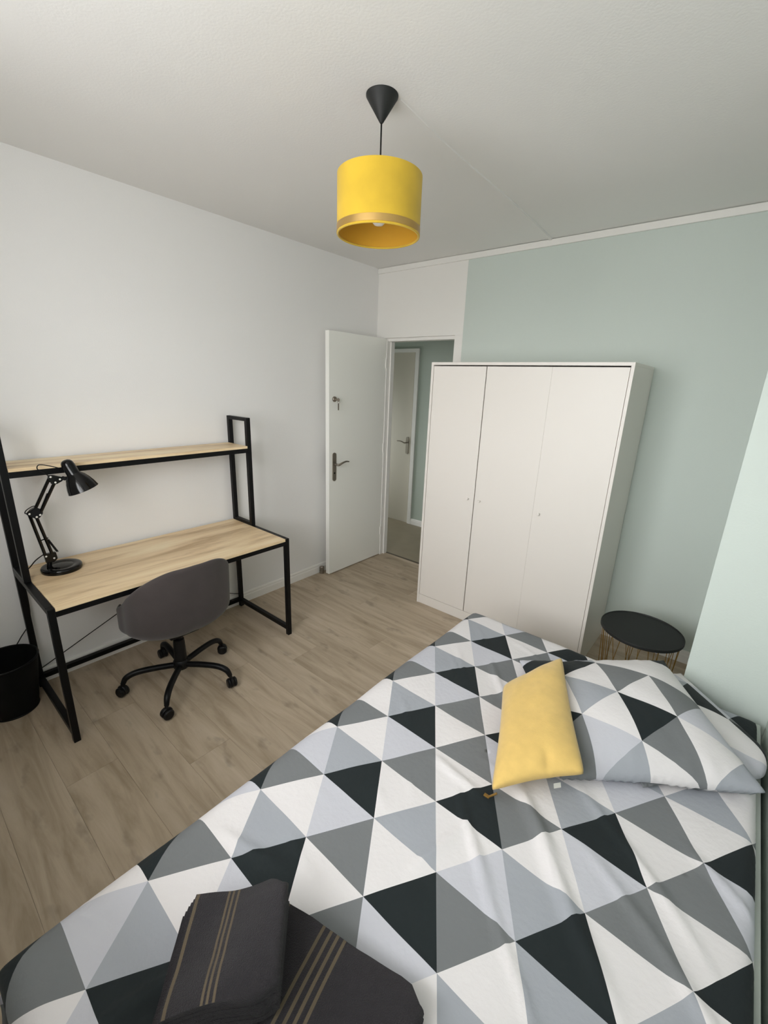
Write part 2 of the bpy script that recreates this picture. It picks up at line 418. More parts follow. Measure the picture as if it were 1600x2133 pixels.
# floor door stop beside the door
sp = thing('door_stop', (0.036, -0.672, 0), 'small ridged steel door stop on the floor by the open door', 'door stop')
LA('body', [(0, 0), (0.019, 0), (0.019, 0.028), (0.017, 0.030), (0.019, 0.032), (0.019, 0.042), (0.017, 0.044), (0.019, 0.046), (0.019, 0.058), (0.016, 0.064), (0, 0.064)], STEEL, sp, (0.036, -0.69, 0), (0, 0, 1), 28)
for z in (0.029, 0.043): LA('rubber_ring', [(0.0175, z), (0.0195, z + 0.001), (0.0175, z + 0.002)], BLACKM, sp, (0.036, -0.69, 0), (0, 0, 1), 28)

# ------------------------------------------------------------------ wardrobe
wx0, wx1, wyf, wyb, wh = 0.945, 2.152, -0.527, -0.018, 1.76
wd = thing('wardrobe', ((wx0 + wx1) / 2, (wyf + wyb) / 2, 0), 'white three-door wardrobe with tiny knobs against the sage wall', 'wardrobe')
tk = 0.017
B('side_panel', (wx0, wx0 + tk, wyf, wyb, 0, wh - tk), WARD, wd, 0.001)
B('side_panel', (wx1 - tk, wx1, wyf, wyb, 0, wh - tk), WARD, wd, 0.001)
B('top_panel', (wx0, wx1, wyf, wyb, wh - tk, wh), WARD, wd, 0.001)
B('back_panel', (wx0 + tk, wx1 - tk, wyb - 0.006, wyb, 0.06, wh - tk), WARD, wd, 0)
B('bottom_panel', (wx0 + tk, wx1 - tk, wyf + 0.03, wyb - 0.006, 0.066, 0.082), WARD, wd, 0)
B('plinth', (wx0 + tk, wx1 - tk, wyf + 0.004, wyf + 0.02, 0.0, 0.071), WARD, wd, 0.001)
dz0, dz1 = 0.0745, wh - tk - 0.007
for a, b_, kx in ((wx0 + tk + 0.0025, 1.3455, 1.304), (1.3515, 1.74685, 1.391), (1.74715, wx1 - tk - 0.0025, 1.786)):
    d_ = B('door', (a, b_, wyf + 0.003, wyf + 0.019, dz0, dz1), WARD, wd, 0.0012)
    LA('knob', [(0, 0), (0.0045, 0), (0.0045, 0.008), (0.008, 0.012), (0.009, 0.016), (0.007, 0.02), (0, 0.0215)], WARD, d_, (kx, wyf + 0.003, 0.898), (0, -1, 0), 20)

# ------------------------------------------------------------------ desk
dk = thing('desk', (0.32, -2.085, 0), 'black steel frame desk with oak boards and raised shelf, holding the lamp', 'desk')
yr, yl, dh, dd, ux, ut, rx, q = -1.469, -2.701, 0.674, 0.606, 0.249, 1.379, 0.022, 0.027
for y0, y1 in ((yr - q, yr), (yl, yl + q)):
    B('front_leg', (dd - q, dd, y0, y1, 0.0, dh), BLACKM, dk)
    B('rear_leg', (rx, rx + q, y0, y1, 0.0, dh - q), BLACKM, dk)
    B('side_rail', (rx, dd - q, y0, y1, dh - q, dh), BLACKM, dk)
    B('foot_rail', (rx + q, dd - q, y0, y1, 0.035, 0.035 + q), BLACKM, dk)
    B('shelf_upright', (ux - q, ux, y0, y1, dh, ut), BLACKM, dk)
    B('shelf_upright', (rx, rx + q, y0, y1, dh, ut), BLACKM, dk)
    B('top_rail', (rx + q, ux - q, y0, y1, ut - q * 0.8, ut), BLACKM, dk)
    B('lower_rail', (rx + q, ux - q, y0, y1, dh + 0.0005, dh + 0.02), BLACKM, dk)
B('desktop', (rx + 0.002, dd - 0.001, yl + q + 0.001, yr - q - 0.001, dh - 0.016, dh + 0.001), DESKW, dk, 0.001)
B('front_rail', (dd - q, dd - 0.003, yl + q, yr - q, dh - 0.016 - q, dh - 0.0165), BLACKM, dk)
B('rear_rail', (rx, rx + q, yl + q, yr - q, dh - 0.016 - q, dh - 0.0165), BLACKM, dk)
B('bottom_rail', (rx, rx + q, yl + q, yr - q, 0.042, 0.042 + q), BLACKM, dk)
B('shelf', (rx + 0.002, ux - 0.001, yl + q + 0.001, yr - q - 0.001, 1.190, 1.205), DESKW, dk, 0.001)
B('shelf_rail', (ux - q, ux - 0.002, yl + q, yr - q, 1.1895 - q, 1.1895), BLACKM, dk)
B('shelf_rail', (rx, rx + q, yl + q, yr - q, 1.1895 - q, 1.1895), BLACKM, dk)
T('brace_wire', [(rx + 0.012, yl + q, 0.10), (rx + 0.012, yr - q, 0.60)], 0.0026, BLACKM, dk, 8)
T('brace_wire', [(rx + 0.018, yl + q, 0.60), (rx + 0.018, yr - q, 0.10)], 0.0026, BLACKM, dk, 8)

# ------------------------------------------------------------------ desk lamp (folds up over the desk and leans out in front of the shelf)
lx, lz = 0.170, dh + 0.001
lp = thing('desk_lamp', (lx, -2.54, lz), 'glossy black jointed reading lamp with round base on the desk', 'lamp')
V3 = lambda *p: Vector(p)
LA('base', [(0, 0.024), (0.03, 0.024), (0.046, 0.022), (0.05, 0.020), (0.054, 0.022), (0.076, 0.0245), (0.082, 0.022), (0.085, 0.016), (0.085, 0.004), (0.083, 0.0), (0, 0.0)], GLOSSB, lp, (0.182, -2.537, lz), (0, 0, 1), 64, sharp=60)
T('stem', [V3(lx, -2.583, lz + 0.0235), V3(lx, -2.578, lz + 0.056)], 0.0105, GLOSSB, lp, 20)
def gusset(name, x, pts, th, m=GLOSSB):
    bm = bmesh.new()
    a = [bm.verts.new((x - th, p[0], p[1])) for p in pts]; b2 = [bm.verts.new((x + th, p[0], p[1])) for p in pts]
    bm.faces.new(a[::-1]); bm.faces.new(b2)
    for k in range(len(pts)): bm.faces.new((a[k], a[(k + 1) % len(pts)], b2[(k + 1) % len(pts)], b2[k]))
    bmesh.ops.bevel(bm, geom=list(bm.edges), offset=0.002, segments=2, affect='EDGES')
    return link(name, bm, m, lp)
def rivets(par, pts, th):
    for p in pts:
        LA('rivet', [(0, 0.003), (0.003, 0.002), (0.0045, 0.0), (0, 0.0)], BULB, par, p + V3(th, 0, 0), (1, 0, 0), 12)
low1, low2 = V3(0.172, -2.590, 0.757), V3(0.172, -2.560, 0.740)
e1, e2, e4, eT = V3(0.208, -2.626, 0.987), V3(0.208, -2.602, 0.968), V3(0.208, -2.588, 0.975), V3(0.208, -2.600, 1.004)
h1, h2, h3 = V3(0.272, -2.536, 1.157), V3(0.272, -2.522, 1.130), V3(0.272, -2.503, 1.142)
g1 = gusset('base_bracket', 0.172, [(-2.598, 0.768), (-2.594, 0.722), (-2.562, 0.720), (-2.546, 0.734), (-2.549, 0.768)], 0.0105)
rivets(g1, [low1, low2], 0.0105)
g2 = gusset('elbow_bracket', 0.208, [(-2.636, 0.985), (-2.618, 1.004), (-2.598, 1.014), (-2.576, 0.996), (-2.576, 0.980), (-2.590, 0.962), (-2.604, 0.958), (-2.626, 0.974)], 0.0115)
rivets(g2, [e1, e2, e4], 0.0115)
g3 = gusset('head_bracket', 0.272, [(-2.543, 1.163), (-2.522, 1.162), (-2.492, 1.150), (-2.492, 1.134), (-2.518, 1.121), (-2.536, 1.122), (-2.546, 1.148)], 0.0105)
rivets(g3, [h1, h2, h3], 0.0105)
for a, b_ in ((low1, e1), (low2, e2)): T('lower_arm', [a, b_], 0.0070, GLOSSB, lp, 12)
for a, b_ in ((eT, h1), (e4, h2)): T('upper_arm', [a, b_], 0.0070, GLOSSB, lp, 12)
def spring(a, b_, m=BLACKM):
    d_ = b_ - a; t_ = d_.normalized(); nx = Vector((1, 0, 0)); ny = t_.cross(nx); nx = ny.cross(t_)
    n_ = 22 * 8
    T('spring', [a + d_ * (k / n_) + (nx * math.cos(k * PI / 4) + ny * math.sin(k * PI / 4)) * 0.0042 for k in range(n_ + 1)], 0.0012, m, lp, 5)
spring(V3(0.178, -2.542, 0.768), V3(0.188, -2.572, 0.842)); spring(V3(0.222, -2.576, 1.010), V3(0.243, -2.550, 1.075))
T('spring_clip', [V3(0.186, -2.602, 0.842), V3(0.190, -2.570, 0.850)], 0.003, GLOSSB, lp, 8)
T('neck', [V3(0.274, -2.494, 1.143), V3(0.285, -2.478, 1.146), V3(0.304, -2.462, 1.147)], 0.0065, GLOSSB, lp, 12)
T('swivel_knob', [V3(0.266, -2.486, 1.144), V3(0.292, -2.488, 1.144)], 0.008, PLASTB, lp, 14)
top = V3(0.304, -2.478, 1.232)
ax = (V3(0.322, -2.4285, 1.088) - top).normalized()
prof = [(0, 0), (0.012, 0.0015), (0.021, 0.006), (0.027, 0.014), (0.0295, 0.026), (0.030, 0.066), (0.033, 0.072), (0.045, 0.084), (0.057, 0.104), (0.067, 0.128), (0.0725, 0.148), (0.0735, 0.150), (0.0715, 0.150), (0.065, 0.128), (0.055, 0.105), (0.043, 0.087), (0.030, 0.076), (0, 0.076)]
prof = [(r * 0.89, h * 1.01) for r, h in prof]
sh = LA('lamp_shade', prof, GLOSSB, lp, top, ax, 56, sharp=75)
LA('bulb', [(0, 0.077), (0.013, 0.078), (0.014, 0.09), (0.022, 0.106), (0.024, 0.118), (0.020, 0.132), (0, 0.140)], BULB, sh, top, ax, 24)
T('cord', curve_pts([V3(0.162, -2.592, 0.765), V3(0.14, -2.625, 0.735), V3(0.115, -2.652, 0.695), V3(0.085, -2.669, lz + 0.003), V3(0.03, -2.670, lz + 0.003), V3(0.012, -2.669, 0.66), V3(0.010, -2.672, 0.4), V3(0.02, -2.73, 0.3), V3(0.012, -2.80, 0.2)], 8), 0.0026, PLASTB, lp, 8)
T('cord', curve_pts([V3(0.212, -2.628, 0.990), V3(0.212, -2.640, 0.992), V3(0.214, -2.633, 1.006), V3(0.216, -2.607, 1.020), V3(0.218, -2.594, 1.014)], 8), 0.0022, PLASTB, lp, 8)
T('cord', curve_pts([V3(0.276, -2.538, 1.160), V3(0.278, -2.560, 1.180), V3(0.280, -2.578, 1.200), V3(0.284, -2.570, 1.217), V3(0.290, -2.540, 1.211), V3(0.296, -2.502, 1.196)], 8), 0.0022, PLASTB, lp, 8)

# ------------------------------------------------------------------ office chair
cx, cy = 0.538, -2.168
ch = thing('office_chair', (cx, cy, 0), 'charcoal velvet tub office chair on a black five-star base at the desk', 'chair')
LA('hub', [(0, 0.088), (0.036, 0.088), (0.040, 0.094), (0.040, 0.128), (0.034, 0.138), (0, 0.138)], PLASTB, ch, (cx, cy, 0), (0, 0, 1), 32)
LA('gas_lift', [(0, 0.136), (0.031, 0.136), (0.029, 0.24), (0.027, 0.262), (0.016, 0.264), (0.016, 0.33), (0, 0.33)], PLASTB, ch, (cx, cy, 0), (0, 0, 1), 32)
B('seat_plate', (cx - 0.09, cx + 0.09, cy - 0.075, cy + 0.075, 0.322, 0.340), PLASTB, ch, 0.004)
for k in range(5):
    a = math.radians(32 + 72 * k); d_ = Vector((math.cos(a), math.sin(a), 0)); s_ = Vector((-d_.y, d_.x, 0))
    P = lambda r, z: Vector((cx, cy, 0)) + d_ * r + Vector((0, 0, z))
    lg = T('leg', curve_pts([P(0.03, 0.108), P(0.13, 0.118), P(0.215, 0.118), P(0.262, 0.100), P(0.281, 0.068)], 6), [0.0155] * 18 + [0.015, 0.0145, 0.014, 0.0135, 0.013, 0.0125, 0.012], BLACKM, ch, 14)
    w0 = P(0.283, 0.028) + d_ * 0.004
    bm = bmesh.new()
    wa = (s_ * 0.7 + d_ * 0.7).normalized() if k != 2 else s_
    for off in (-0.015, 0.015):
        prof = [(0, -0.009), (0.021, -0.009), (0.0265, -0.004), (0.0265, 0.004), (0.021, 0.009), (0, 0.009)]
        lathe(bm, prof, w0 + wa * off, wa, 24)
    cs = link('caster', bm, PLASTB, ch, smooth=True, sharp=40)
    bm = bmesh.new(); lathe(bm, [(0, -0.007), (0.025, -0.007), (0.0285, -0.003), (0.0285, 0.003), (0.025, 0.007), (0, 0.007)], w0 + Vector((0, 0, 0.0045)), wa, 24)
    link('caster_hood', bm, PLASTB, cs, smooth=True, sharp=40)
    T('caster_pin', [w0 + Vector((0, 0, 0.02)), P(0.2805, 0.071)], 0.009, PLASTB, cs, 12)
# tub shell: angle 0 points to the back of the chair (+x)
def shell_pt(th, t, off):
    """th around the tub, t 0..1 from under the seat up to the rim; off moves towards the inside"""
    s = abs(th) / math.radians(128)
    rim = 0.748 - 0.268 * sstep(0.14, 1.0, s)
    z0 = 0.338
    rx_, ry_ = 0.232, 0.256
    flare = 0.40 + 0.60 * math.sin(min(1, t * 2.1) * PI / 2)
    lean = 0.055 * max(0, t - 0.45) * (1 - s)
    sq = 1 + 0.09 * abs(math.sin(2 * th))
    r_x, r_y = rx_ * flare * sq - off, ry_ * flare * sq - off
    z = z0 + (rim - z0) * (t ** 1.55)
    return Vector((cx - 0.02 + r_x * math.cos(th) + lean, cy + 0.015 + r_y * math.sin(th), z + (off * 0.9 if t < 0.3 else 0)))
bm = bmesh.new(); NT, NV = 44, 16; out_, inn_ = [], []
for i in range(NT + 1):
    th = math.radians(-128 + 256 * i / NT)
    tp = 0.030 * (1 - 0.35 * abs(2 * i / NT - 1) ** 4)
    out_.append([bm.verts.new(shell_pt(th, j / NV, 0.0)) for j in range(NV + 1)])
    inn_.append([bm.verts.new(shell_pt(th, j / NV, tp) - Vector((0, 0, 0.004 if j == NV else 0))) for j in range(NV + 1)])
rim_ = []
for i in range(NT + 1):
    m_ = (out_[i][NV].co + inn_[i][NV].co) / 2 + Vector((0, 0, 0.014)); rim_.append(bm.verts.new(m_))
for i in range(NT):
    for j in range(NV):
        bm.faces.new((out_[i][j], out_[i + 1][j], out_[i + 1][j + 1], out_[i][j + 1]))
        bm.faces.new((inn_[i][j + 1], inn_[i + 1][j + 1], inn_[i + 1][j], inn_[i][j]))
    bm.faces.new((out_[i][NV], out_[i + 1][NV], rim_[i + 1], rim_[i])); bm.faces.new((rim_[i], rim_[i + 1], inn_[i + 1][NV], inn_[i][NV]))
    bm.faces.new((inn_[i][0], inn_[i + 1][0], out_[i + 1][0], out_[i][0]))
for i in (0, NT):
    for j in range(NV): bm.faces.new((out_[i][j], out_[i][j + 1], inn_[i][j + 1], inn_[i][j]))
    bm.faces.new((out_[i][NV], rim_[i], inn_[i][NV]))
so = link('backrest', bm, CHAIRF, ch, smooth=True)
md = so.modifiers.new('soft', 'SUBSURF'); md.levels = 1; md.render_levels = 2
# seat pan and cushion
bm = bmesh.new()
prof = [(0, 0.338), (0.10, 0.339), (0.17, 0.352), (0.215, 0.385), (0.222, 0.415), (0.205, 0.447), (0.15, 0.460), (0, 0.464)]
lathe(bm, prof, (0, 0, 0), (0, 0, 1), 40)
for v in bm.verts: v.co = Vector((cx - 0.055 + v.co.x * 1.06, cy + 0.015 + v.co.y * 1.06, v.co.z))
link('seat', bm, CHAIRF, ch, smooth=True)

# ------------------------------------------------------------------ waste bin
bx_, by_ = 0.143, -2.822
wbn = thing('waste_bin', (bx_, by_, 0), 'round black mesh waste bin on the floor beside the desk leg', 'bin')
LA('body', [(0, 0.004), (0.088, 0.004), (0.090, 0.0), (0.095, 0.003), (0.131, 0.276), (0.128, 0.276), (0.092, 0.008), (0, 0.008)], mat('black_wire_mesh', (6, 7, 7), 0.6, spec=0.2, bump=(900, 0.6, 0.004)), wbn, (bx_, by_, 0), (0, 0, 1), 56)
bm = bmesh.new(); tube(bm, [(bx_ + 0.1305 * math.cos(2 * PI * k / 56), by_ + 0.1305 * math.sin(2 * PI * k / 56), 0.277) for k in range(57)], 0.0042, 8, False)
link('rim', bm, BLACKM, wbn, smooth=True)
bm = bmesh.new(); tube(bm, [(bx_ + 0.094 * math.cos(2 * PI * k / 56), by_ + 0.094 * math.sin(2 * PI * k / 56), 0.005) for k in range(57)], 0.0042, 8, False)
link('foot_ring', bm, BLACKM, wbn, smooth=True)
sa = math.radians(-42)
T('seam', [(bx_ + r * math.cos(sa + da), by_ + r * math.sin(sa + da), z) for r, z, da in ((0.0965, 0.01, 0), (0.131, 0.27, 0.0))], 0.0016, BLACKM, wbn, 6)

# ------------------------------------------------------------------ pendant lamp
px, py = 1.4937, -1.7227
pn = thing('pendant_lamp', (px, py, H), 'mustard velvet drum pendant lamp with gold band hanging from the ceiling', 'lamp')
LA('ceiling_cone', [(0, 0.0), (0.0534, 0.0), (0.0534, -0.004), (0.0065, -0.0745), (0.005, -0.0765), (0, -0.0765)], MATTEB, pn, (px, py, H), (0, 0, 1), 56)
T('cord', [(px, py, H - 0.074), (px, py, 2.215)], 0.0028, PLASTB, pn, 10)
R_, zb, zt = 0.1468, 2.1158, 2.2984
shd = LA('lamp_shade', [(R_, zb + 0.002), (R_, zt), (R_ - 0.0012, zt + 0.001), (R_ - 0.0025, zt)], YELLOW, pn, (px, py, 0), (0, 0, 1), 96)
LA('lining', [(R_ - 0.0026, zt - 0.001), (R_ - 0.0026, zb + 0.001)], YELLIN, shd, (px, py, 0), (0, 0, 1), 96)
LA('gold_band', [(R_ + 0.0003, zb + 0.006), (R_ + 0.0012, zb + 0.0065), (R_ + 0.0012, zb + 0.0275), (R_ + 0.0003, zb + 0.028)], GOLD, shd, (px, py, 0), (0, 0, 1), 96)
LA('bottom_piping', [(R_ - 0.003 + 0.004 * math.cos(a), zb + 0.003 + 0.0035 * math.sin(a)) for a in [2 * PI * k / 10 for k in range(10)]], YELLOW, shd, (px, py, 0), (0, 0, 1), 96, close=True)
LA('socket', [(0, 2.242), (0.017, 2.242), (0.021, 2.232), (0.021, 2.203), (0, 2.203)], PLASTB, pn, (px, py, 0), (0, 0, 1), 24)
for k in range(3):
    a = 2 * PI * k / 3 + 0.4
    T('spider_arm', [(px + 0.018 * math.cos(a), py + 0.018 * math.sin(a), 2.236), (px + 0.143 * math.cos(a), py + 0.143 * math.sin(a), zt - 0.006)], 0.0015, BLACKM, pn, 6)
LA('bulb', [(0, 2.150), (0.016, 2.153), (0.024, 2.162), (0.027, 2.173), (0.024, 2.186), (0.015, 2.198), (0.014, 2.205), (0, 2.205)], BULB, pn, (px, py, 0), (0, 0, 1), 32)

# ------------------------------------------------------------------ wire side table
tx, ty, tz, tr = 2.432, -0.575, 0.405, 0.196
tb = thing('side_table', (tx, ty, 0), 'round black tray table on thin gold wires between wardrobe and bed', 'table')
LA('tray_top', [(0, tz), (tr - 0.006, tz), (tr - 0.004, tz + 0.004), (tr - 0.001, tz + 0.005), (tr, tz + 0.003), (tr, tz - 0.010), (tr - 0.002, tz - 0.012), (0, tz - 0.010)], MATTEB, tb, (tx, ty, 0), (0, 0, 1), 80)
for z, r in ((0.004, 0.165), (tz - 0.016, 0.182)):
    bm = bmesh.new(); tube(bm, [(tx + r * math.cos(2 * PI * k / 56), ty + r * math.sin(2 * PI * k / 56), z) for k in range(57)], 0.0028, 8, False)
    link('wire_ring', bm, BRASS, tb, smooth=True)
rnd = random.Random(3)
for k in range(26):
    a0 = 2 * PI * k / 26; a1 = a0 + rnd.choice((-1, 1)) * rnd.uniform(0.05, 0.42)
    T('wire', [(tx + 0.182 * math.cos(a0), ty + 0.182 * math.sin(a0), tz - 0.016), (tx + 0.165 * math.cos(a1), ty + 0.165 * math.sin(a1), 0.004)], 0.0019, BRASS, tb, 6)

# ------------------------------------------------------------------ bed
bd = thing('bed', (2.32, -2.1, 0), 'single bed base with mattress pushed along the pale sage wall', 'bed')
bl, brr, bfy, bhy = 1.80, 2.912, -3.02, -1.13
B('side_rail', (brr - 0.03, brr, bfy, bhy, 0.14, 0.462), SHEET, bd, 0.004)
B('side_rail', (bl, bl + 0.03, bfy, bhy, 0.14, 0.30), SHEET, bd, 0.004)
B('end_rail', (bl + 0.03, brr - 0.03, bfy, bfy + 0.03, 0.14, 0.30), SHEET, bd, 0.004)
B('end_rail', (bl + 0.03, brr - 0.03, bhy - 0.03, bhy, 0.14, 0.30), SHEET, bd, 0.004)
B('slat_base', (bl + 0.03, brr - 0.03, bfy + 0.03, bhy - 0.03, 0.22, 0.25), SHEET, bd, 0)
B('mattress', (bl + 0.035, brr - 0.033, bfy + 0.035, bhy - 0.035, 0.25, 0.452), MATTR, bd, 0.03)
for a in (bl + 0.03, brr - 0.085):
    for b_ in (bfy + 0.03, bhy - 0.085): B('leg', (a, a + 0.055, b_, b_ + 0.055, 0, 0.22), SHEET, bd, 0.003)

# duvet: printed triangles laid out flat as real mesh cells, then folded over the mattress
LO, LB, LJ = Vector((2.19753, -2.21209)), Vector((0.096295, 0.153125)), Vector((0.104378, -0.155903))
Wc, Lc, Bc, Mc, Kc = 0, 1, 2, 3, 4
U, D = {}, {}
def setc(d, **k): pass
for k_, c in {(0, 0): Kc, (-1, -1): Mc, (-1, 0): Bc, (-2, 0): Mc, (-2, -1): Kc, (-2, -2): Wc, (-1, -2): Kc, (0, -1): Mc, (0, -2): Mc, (-3, -1): Wc,
              (-3, -2): Lc, (-4, -2): Kc, (-3, -3): Kc, (-2, -3): Wc, (-1, -3): Wc, (0, -3): Kc, (1, -3): Mc, (1, -2): Mc, (1, -1): Kc, (-1, -4): Lc,
              (-2, -4): Kc, (0, -4): Wc, (1, -4): Kc, (2, -4): Mc, (2, -3): Mc, (3, -3): Kc, (3, -4): Wc, (-1, -5): Kc, (0, -5): Wc, (1, -5): Wc, (2, -5): Mc, (0, -6): Kc,
              (1, -6): Mc, (-1, 1): Kc, (-2, 1): Mc, (0, 1): Lc, (1, 0): Wc, (1, 1): Wc, (2, 0): Wc, (3, 0): Bc, (2, 1): Kc, (3, 1): Mc, (4, 1): Bc, (5, 1): Wc,
              (4, 2): Kc, (3, 2): Mc, (2, 2): Mc, (2, 3): Bc, (3, 3): Kc, (1, 2): Kc, (0, 2): Wc, (-1, 2): Wc, (-3, 0): Kc, (-4, -1): Wc, (-4, 0): Wc, (-5, -1): Kc,
              (-5, 0): Lc, (-6, 0): Kc, (-5, 1): Wc, (-4, 1): Kc, (-3, 1): Mc, (5, 0): Kc, (5, 2): Mc, (4, 0): Wc, (1, 3): Wc, (-6, 1): Wc}.items(): U[k_] = c
for k_, c in {(0, 0): Wc, (-1, -1): Wc, (-1, 0): Wc, (-2, 0): Wc, (-2, -1): Lc, (-2, -2): Bc, (-1, -2): Lc, (0, -1): Wc, (0, -2): Wc, (-3, -1): Bc, (-3, -2): Mc,
              (-4, -2): Lc, (-2, -3): Mc, (-3, -3): Wc, (-1, -3): Bc, (0, -3): Lc, (1, -3): Wc, (1, -2): Wc, (1, -1): Lc, (-1, -4): Mc, (-2, -4): Wc, (0, -4): Bc, (1, -4): Lc,
              (2, -4): Wc, (2, -3): Wc, (3, -3): Lc, (3, -4): Wc, (0, -5): Mc, (1, -5): Bc, (2, -5): Lc, (1, -6): Mc, (-1, 1): Lc, (0, 1): Mc, (1, 0): Mc, (1, 1): Bc,
              (2, 0): Bc, (3, 0): Lc, (2, 1): Lc, (3, 1): Wc, (4, 1): Wc, (5, 1): Wc, (4, 2): Lc, (3, 2): Wc, (2, 2): Wc, (3, 3): Wc, (1, 2): Bc, (0, 2): Bc,
              (-3, 0): Lc, (-4, -1): Mc, (-4, 0): Bc, (-5, -1): Wc, (-5, 0): Mc, (-4, 1): Lc, (4, 3): Wc}.items(): D[k_] = c
dflt = lambda i, j, up: (Kc, Wc, Mc, Lc, Wc, Bc)[((i + j) % 3) + (0 if up else 3)]

def tri_cells(bm, pts, n, mi, cache):
    """subdivide one printed triangle into n*n small faces, welded through cache"""
    A_, B_, C_ = pts
    def V(a, b):
        p = A_ + (B_ - A_) * (a / n) + (C_ - A_) * (b / n)
        k = (round(p.x * 2e4), round(p.y * 2e4))
        if k not in cache: cache[k] = bm.verts.new((p.x, p.y, 0))
        return cache[k]
    for a in range(n):
        for b in range(n - a):
            f = bm.faces.new((V(a, b), V(a + 1, b), V(a, b + 1))); f.material_index = mi
            if a + b < n - 1:
                f = bm.faces.new((V(a + 1, b), V(a + 1, b + 1), V(a, b + 1))); f.material_index = mi

def clip(bm, x0, x1, y0, y1):
    for co, no in (((x0, 0, 0), (-1, 0, 0)), ((x1, 0, 0), (1, 0, 0)), ((0, y0, 0), (0, -1, 0)), ((0, y1, 0), (0, 1, 0))):
        bmesh.ops.bisect_plane(bm, geom=bm.verts[:] + bm.edges[:] + bm.faces[:], plane_co=co, plane_no=no, clear_outer=True, dist=1e-5)

def nz(x, y, s, seed=0.0): return noise.noise(Vector((x * s, y * s, seed)))
def fold(d, r):
    """distance past an edge -> (horizontal run, drop)"""
    if d <= 0: return d, 0.0
    if d < r * PI / 2: return r * math.sin(d / r), r * (1 - math.cos(d / r))
    return r, r + d - r * PI / 2
ZD = 0.500
XE, YE0, YE1, XE1, RD = 1.786, -3.025, -1.205, 2.868, 0.062
bm = bmesh.new(); cache = {}
X0, X1, Y0, Y1 = XE - 0.27, XE1 + 0.09, YE0 - 0.24, YE1 + 0.17
for i in range(-12, 14):
    for j in range(-14, 14):
        P = lambda a, b: LO + LB * a + LJ * b
        for up, tri in ((True, (P(i, j), P(i + 1, j), P(i + 1, j + 1))), (False, (P(i, j), P(i, j + 1), P(i + 1, j + 1)))):
            if max(p.x for p in tri) < X0 or min(p.x for p in tri) > X1 or max(p.y for p in tri) < Y0 or min(p.y for p in tri) > Y1: continue
            tri_cells(bm, tri, 14, (U if up else D).get((i, j), dflt(i, j, up)), cache)
clip(bm, X0, X1, Y0, Y1)
def duvet_z(x, y):
    z = ZD + 0.006 * nz(x, y, 3.1, 1.0) + 0.0035 * nz(x, y, 8, 4.0)
    # creases running diagonally
    for k, (cx_, cy_, ang, L_, w_, h_) in enumerate(CREASE):
        dx, dy = x - cx_, y - cy_; ca, sa_ = math.cos(ang), math.sin(ang)
        s_ = dx * ca + dy * sa_; t_ = -dx * sa_ + dy * ca + 0.012 * math.sin(s_ * 9 + k)
        z += 1.5 * h_ * math.exp(-(t_ / w_) ** 2) * math.exp(-(s_ / L_) ** 4)
    return z
rc = random.Random(11)
CREASE = [(2.50, -2.16, math.radians(-42), 0.24, 0.018, 0.010), (2.32, -2.22, math.radians(-40), 0.12, 0.010, 0.006), (2.27, -2.30, math.radians(75), 0.10, 0.010, 0.007),
          (2.20, -2.10, math.radians(-15), 0.09, 0.012, 0.006), (2.66, -2.02, math.radians(-40), 0.2, 0.012, 0.006), (2.75, -2.20, math.radians(-35), 0.22, 0.014, 0.006),
          (2.02, -2.90, math.radians(80), 0.11, 0.018, 0.010), (1.93, -2.62, math.radians(20), 0.10, 0.012, 0.006), (2.1, -1.6, math.radians(-50), 0.12, 0.012, 0.006),
          (2.48, -2.38, math.radians(-45), 0.18, 0.010, 0.005), (2.84, -1.95, math.radians(-40), 0.1, 0.012, 0.006)]
for _ in range(26):
    CREASE.append((rc.uniform(1.85, 2.85), rc.uniform(-2.95, -1.3), math.radians(rc.gauss(-40, 22)), rc.uniform(0.04, 0.12), rc.uniform(0.005, 0.009), rc.uniform(0.0015, 0.003)))
for v in bm.verts:
    x, y = v.co.x, v.co.y
    wav = 0.012 * nz(x, y, 5, 9.0)
    dl, drx, df, dh_ = XE + wav * 0.4 - x, x - XE1, YE0 - y, y - YE1
    hx, zx = (fold(dl, RD) if dl > 0 else fold(drx, 0.03) if drx > 0 else (0, 0))
    hy, zy = (fold(df, RD) if df > 0 else fold(dh_, 0.05) if dh_ > 0 else (0, 0))
    nxp = XE + wav * 0.4 - hx if dl > 0 else XE1 + hx if drx > 0 else x
    nyp = YE0 - hy if df > 0 else YE1 + hy if dh_ > 0 else y
    drop = max(zx, zy) + 0.25 * min(zx, zy)
    k = 1 - sstep(0, 0.08, max(dl, drx, df, dh_))
    z = ZD + (duvet_z(x, y) - ZD) * k - drop
    if zx > RD and dl > 0: nxp += 0.010 * math.sin(y * 17 + nz(x, y, 3) * 3) * sstep(RD, 0.25, zx) - 0.012 * sstep(RD, 0.3, zx)
    if zy > RD and df > 0: nyp += 0.010 * math.sin(x * 15) * sstep(RD, 0.25, zy) - 0.01 * sstep(RD, 0.3, zy)
    v.co = (nxp, nyp, z)
dv = link('duvet', bm, FAB, smooth=True)
tag(dv, 'grey, black and white triangle print duvet spread over the bed', 'duvet')
sm = dv.modifiers.new('cloth_thickness', 'SOLIDIFY'); sm.thickness = 0.006; sm.offset = -1

